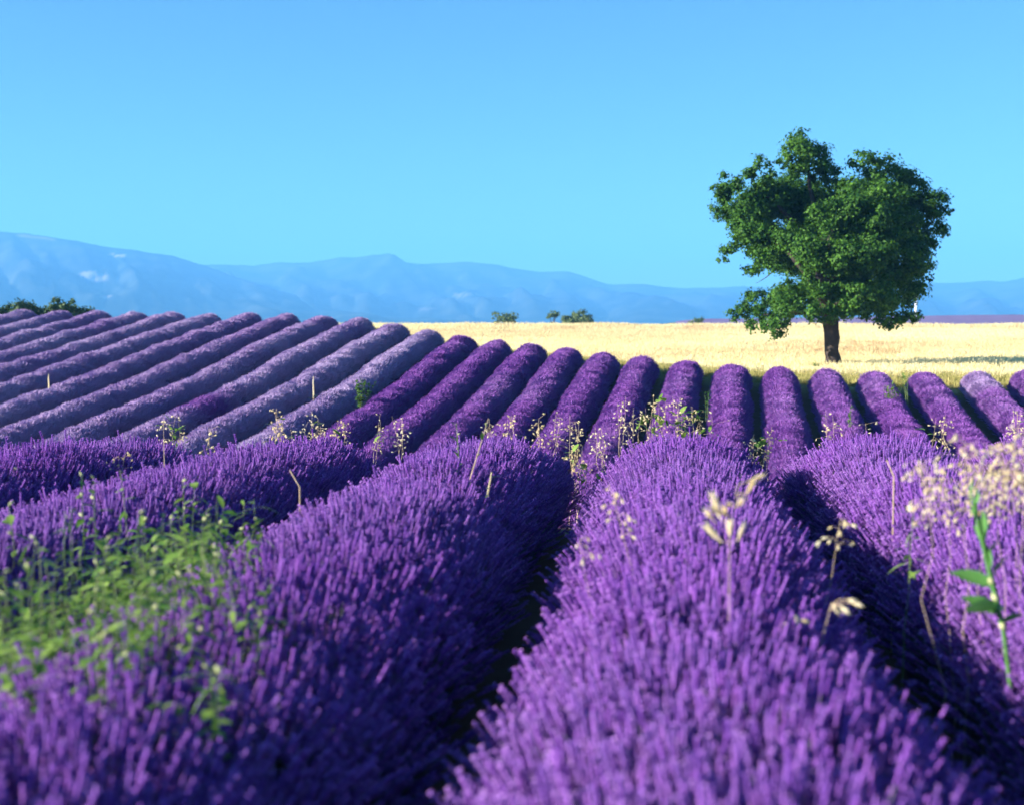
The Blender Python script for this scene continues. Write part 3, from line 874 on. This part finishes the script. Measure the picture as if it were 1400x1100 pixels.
oat_px('short faded oat wisp low on the lavender row', None, 1085, 1080, 838, 4.5, 6, 5, spread=.04, tstart=.93, size=1.2)
for k, (px0, px1, py1, n) in enumerate(((1296, 1262, 630, 26), (1330, 1316, 602, 26), (1378, 1368, 606, 32), (1400, 1398, 588, 36), (1432, 1426, 600, 32), (1352, 1340, 634, 24), (1312, 1288, 656, 18), (1388, 1384, 640, 26))):
    oat_px('full straw-coloured oat spray in the cluster over the lavender row', 'cluster of straw-coloured oat sprays', px0, px1, py1, 4.9 + .08 * k, 20 + k, int(n * 1.6), spread=.12, tstart=.84, size=1.0)

# fleshy green plant
Y = 4.55; tp = at(1326, 668, Y); X = col_x(1420, 4.75)
o = thing('fleshy_plant', 'fleshy bright green stem with thick leaves and cream buds', 'plant', (X, 4.75, tz(X, 4.75)))
q = random.Random(5)
top = tp - Vector(o.location)
lowp = at(1372, 862, Y) - Vector(o.location)
pts = [Vector((0, 0, -.02)), lowp * .6, lowp, lowp.lerp(top, .25), lowp.lerp(top, .5), lowp.lerp(top, .75), top]
b = MB(); b.tube(pts, [.005, .006, .0075, .008, .007, .0055, .003], 8)
link('stem', b.build('stem'), M_FL, o)
for t, yaw, pit, s in ((.12, 2.9, -.5, 1.0), (.16, 3.5, -.15, 1.1), (.32, 2.75, -.35, 1.05), (.36, .6, -.9, .8), (.5, .3, -1.1, .6), (.06, .2, -.4, .6), (.62, 2.6, -1.2, .5), (.72, .5, -1.2, .45), (.8, 3.3, -1.3, .4), (.44, 2.2, -1.5, .7), (.56, 1.0, -1.6, .65), (.68, 2.9, -1.7, .6), (.78, .4, -1.7, .55), (.88, 2.4, -1.8, .5), (.94, .9, -1.8, .45)):
    f = piece('leaf', LEAF_BIG, o, lowp.lerp(top, t), yaw, pit * 1.0, 1.0 if yaw > 1.5 else -1.0, s * 1.15)
for t, yaw in ((.02, 2.0), (.14, 1.2), (.22, 2.3), (.34, 3.6)):
    piece('bud', ovoid('bud', .03, .011, M_POD), o, lowp.lerp(top, t) + Vector((0, -.012, 0)), yaw, -.8, 0, 1.0)

# grey-green sprig in the dark furrow, pale stalks
def sprig(label, px, py, Y, seed, n=9, h=.16):
    c = at(px, py, Y); q = random.Random(seed)
    weed(label, None, c.x, Y, (c.x + .04, Y, c.z + h * .3), seed, n * 2, [LEAF_A, LEAF_C], .003, .72, .8)
sprig('grey-green sprig leaning out of the dark furrow', 1235, 715, 5.8, 31)
def stalk(label, px0, py0, px1, py1, Y, r, mat, name='dry_stalk', leafn=0, seed=0):
    a, c = at(px0, py0, Y), at(px1, py1, Y); z0 = tz(a.x, Y)
    o = thing(name, label, 'stalk', (a.x, Y, z0))
    d = c - a
    foot = a - d * ((a.z - z0) / max(.05, d.z)) * .3
    b = MB(); b.tube([Vector((0, 0, -.02)), a - Vector(o.location), c - Vector(o.location)], [r * 1.2, r, r * .5], 5)
    link('stem', b.build('stem'), mat, o)
    q = random.Random(seed)
    for k in range(leafn):
        t = (k + .5) / leafn
        piece('pod' if k % 2 else 'leaf', POD if k % 2 else LEAF_A, o, a.lerp(c, t) - Vector(o.location), q.uniform(0, 6.28), q.uniform(-1.1, -.2), 0, q.uniform(.7, 1.1))
    return o
stalk('pinkish leaning dry stalk sticking up between the weedy row and furrow', 632, 690, 668, 572, 8.8, .006, M_DRYSTEM, leafn=6, seed=1)
stalk('thin green stalk with a leafy foot beside the pinkish dry stalk', 629, 650, 624, 578, 9.4, .004, M_WEEDSTEM, 'green_stalk', 7, 2)
stalk('twisted pale dry stalk on the shaded side of a row', 664, 690, 672, 645, 8.6, .007, M_OAT, leafn=3, seed=3)
stalk('short bare dry stick leaning over the dark furrow', 410, 665, 396, 642, 8.0, .005, M_DRYSTEM, seed=4)
stalk('thin brown dry stick standing in a row of the front field', 225, 640, 224, 600, 9.6, .004, M_DRYSTEM, seed=5)
stalk('faint dry stick leaning on the crest of the lavender row', 1222, 650, 1212, 628, 7.5, .004, M_DRYSTEM, seed=6)

# oat tufts at the ends of the front rows
def end_tuft(label, px, py, Y, seed, stems, green, wid, n=16, group='dry grass tufts at the row ends'):
    q = random.Random(seed)
    X0 = col_x(px, Y); z0 = tz(X0, Y)
    o = thing('grass_tuft', label, 'grass tuft', (X0, Y, z0), group)
    b, bh, bg_ = MB(), MB(), MB()
    src = [v.co.copy() for v in OAT.vertices]; fc = [tuple(p.vertices) for p in OAT.polygons]
    for k in range(stems):
        tp = at(px + q.gauss(0, wid), py - 8 + abs(q.gauss(0, 9)), Y + q.gauss(0, .1)) - Vector(o.location)
        pts = stem_path((q.gauss(0, .05), q.gauss(0, .05), -.03), tp, q, .05, 6)
        b.tube(pts, [.003, .003, .0025, .0022, .002, .0015, .001], 3, 0, False)
        for s in range(n):
            t = q.uniform(.72, 1.0); p = along(pts, t)
            e = p + Vector((q.gauss(0, .045), q.gauss(0, .04), q.gauss(.0, .03)))
            Mx = Matrix.Translation(e) @ Matrix.Rotation(q.uniform(0, 6.28), 4, 'Z') @ Matrix.Rotation(q.uniform(-.3, 1.2), 4, 'Y') @ Matrix.Scale(q.uniform(1.0, 1.9), 4)
            bh.add([Mx @ v for v in src], fc)
            b.tube([p, e], [.001, .0008], 3, 0, False)
    link('stems', b.build('stems'), M_DRYSTEM, o)['kind'] = 'stuff'
    link('spikelets', bh.build('spikelets', False), M_OAT, o)['kind'] = 'stuff'
    for k in range(green):
        t = q.uniform(.72, .97)
        piece('leaf', q.choice((LEAF_A, LEAF_B)), o, (q.gauss(0, .05), q.gauss(0, .05), (tp.z) * t), q.uniform(0, 6.28), q.uniform(-1.2, -.3), 0, q.uniform(1.0, 1.7))
    return o
DT = 'loose pale dry grass tuft at the far end of a front row'
for k, (px, py, Y, st, gr, wd, lab) in enumerate((
        (222, 572, 13.9, 2, 2, 4, DT), (240, 572, 14.0, 2, 12, 3, 'tuft of dry and green stems alone at the end of front row'),
        (292, 590, 13.9, 2, 0, 6, DT), (384, 566, 14.0, 4, 3, 6, DT), (412, 583, 13.9, 2, 0, 6, DT), (433, 568, 14.0, 2, 5, 3, DT), (468, 574, 14.0, 3, 1, 5, DT),
        (516, 570, 14.0, 2, 2, 4, DT), (546, 574, 14.0, 3, 0, 4, DT), (440, 590, 13.7, 2, 0, 6, DT),
        (674, 572, 13.2, 2, 1, 5, DT), (700, 574, 13.1, 3, 1, 6, DT), (738, 576, 13.1, 3, 0, 5, DT), (760, 570, 13.2, 2, 0, 4, DT), (785, 574, 13.6, 3, 3, 8, DT),
        (792, 612, 13.9, 3, 5, 6, DT), (800, 640, 13.2, 2, 4, 5, DT), (822, 590, 14.0, 3, 1, 6, DT), (1040, 600, 14.1, 4, 5, 8, DT), (1052, 590, 14.2, 2, 4, 5, DT),
        (1136, 570, 14.1, 2, 1, 3, DT), (1186, 585, 14.1, 1, 1, 4, DT), (1278, 578, 14.1, 2, 2, 6, DT), (1296, 574, 14.1, 2, 0, 3, DT), (1388, 560, 14.2, 3, 1, 10, DT), (18, 640, 9.6, 1, 0, 5, 'wispy dry grass stem between the rear rows of the front field'), (165, 628, 10.6, 2, 0, 5, 'pale seed heads standing in the furrow behind the weedy rows'))):
    grp = 'dry grass tufts at the row ends' if lab == DT else None
    if lab == DT: lab = 'pale dry grass tuft %s at the end of a front row' % ('mixed with green leaves' if gr > 2 else 'of several full heads' if st > 2 else 'of a few thin stems')
    end_tuft(lab, px, py, Y, 1000 + k, st, gr, wd, 11, grp)
BT = 'plume of cream oats and green stems crowning the middle row end'
for k, (px, py, st, gr) in enumerate(((846, 548, 3, 0), (872, 562, 3, 3), (892, 562, 3, 8), (907, 548, 3, 14), (925, 536, 3, 3), (934, 556, 2, 14), (952, 562, 3, 6), (962, 566, 2, 5))):
    end_tuft(BT, px, py, 13.9, 1100 + k, st, gr, 6, 9, 'oat and weed plumes at the middle row end')

# plants on the far slope
def slope_weed(label, px, py, Y, seed, n, leaves, nleaf, wid, hgt):
    """a bushy weed: several leafy stems from one root"""
    q = random.Random(seed); X = col_x(px, Y); z0 = tz(X, Y)
    o = thing('bushy_weed', label, 'weed', (X, Y, z0))
    b = MB(); bl = MB(); lv = [v.co.copy() for v in leaves.vertices]; fc = [tuple(p.vertices) for p in leaves.polygons]
    for k in range(n):
        c = at(px + q.gauss(0, wid), py + abs(q.gauss(0, hgt)), Y + q.gauss(0, .1)) - Vector(o.location)
        pts = stem_path((q.gauss(0, .04), q.gauss(0, .04), -.03), c, q, .03, 5)
        b.tube(pts, [.008, .007, .006, .005, .004, .003], 4, 0, False)
        for s in range(nleaf):
            p = along(pts, q.uniform(.55, 1))
            Mx = Matrix.Translation(p) @ Matrix.Rotation(q.uniform(0, 6.28), 4, 'Z') @ Matrix.Rotation(q.uniform(-1.2, .1), 4, 'Y') @ Matrix.Scale(q.uniform(1.0, 1.9), 4)
            bl.add([Mx @ v for v in lv], fc)
    link('stems', b.build('stems'), M_WEEDSTEM, o)['kind'] = 'stuff'
    link('foliage', bl.build('foliage'), M_WEED, o)['kind'] = 'stuff'
slope_weed('bright green bushy weed between the mauve and purple rows', 496, 518, 43.2, 1, 12, LEAF_B, 22, 7, 9)
slope_weed('grey-green bushy weed on a purple row of the far slope', 1216, 522, 43.4, 2, 10, LEAF_A, 16, 8, 8)
slope_weed('slim upright green weed stalks on the edge of a purple row', 1240, 506, 43.8, 3, 5, LEAF_A, 9, 5, 5)
slope_weed('thin green weed leaning in the dark furrow of the far slope', 968, 532, 41.5, 4, 3, LEAF_A, 9, 3, 8)
slope_weed('single upright green weed at the foot of the far purple rows', 1164, 548, 38.5, 5, 3, LEAF_A, 14, 1.5, 8)
slope_weed('brownish low weed clump at the foot of the oak', 1112, 497, 58.5, 6, 12, LEAF_A, 10, 9, 3)
for px, py0, py1, Y, lab in ((66, 532, 511, 44.6, 'straw-coloured mullein spike standing on a mauve row'), (428, 540, 514, 43.4, 'pale yellow mullein spike near the green bushy weed')):
    tp = at(px, py1, Y); X = col_x(px, Y); z0 = tz(X, Y)
    o = thing('mullein_spike', lab, 'weed', (X, Y, z0)); h = tp.z - z0
    b = MB(); b.tube([(0, 0, -.02), (0, 0, h * .55)], [.007, .007], 5); link('stem', b.build('stem'), M_DRYSTEM, o)
    b = MB(); b.tube([(0, 0, h * .5), (.01, 0, h * .6), (.0, 0, h * .85), (.01, 0, h)], [.015, .024, .02, .006], 7); link('seed_head', b.build('seed_head'), M_OAT, o)
    for k in range(7): piece('leaf', LEAF_BIG, o, (0, 0, h * (.3 + .05 * k)), k * 2.4, -.3, 0, 1.4)

# ------------------------------------------------------------------ haze
b = MB()
x0, x1, y0, y1, z0, z1 = -6620, 6620, -6620, 6620, -3.6, 330
b.add([(x0, y0, z0), (x1, y0, z0), (x1, y1, z0), (x0, y1, z0), (x0, y0, z1), (x1, y0, z1), (x1, y1, z1), (x0, y1, z1)],
      [(0, 3, 2, 1), (4, 5, 6, 7), (0, 1, 5, 4), (1, 2, 6, 5), (2, 3, 7, 6), (3, 0, 4, 7)])
me = b.build('haze', False)
m, nt, out = mat_new('blue_haze')
v = nt.nodes.new('ShaderNodeVolumePrincipled')
v.inputs['Color'].default_value = (0.15, 0.49, 0.98, 1)
v.inputs['Density'].default_value = 0.00028
v.inputs['Anisotropy'].default_value = 0.0
nt.links.new(v.outputs[0], out.inputs['Volume'])
h = link('haze', me, m)
tag(h, 'thin blue summer haze over the whole landscape', 'haze', None, 'stuff')
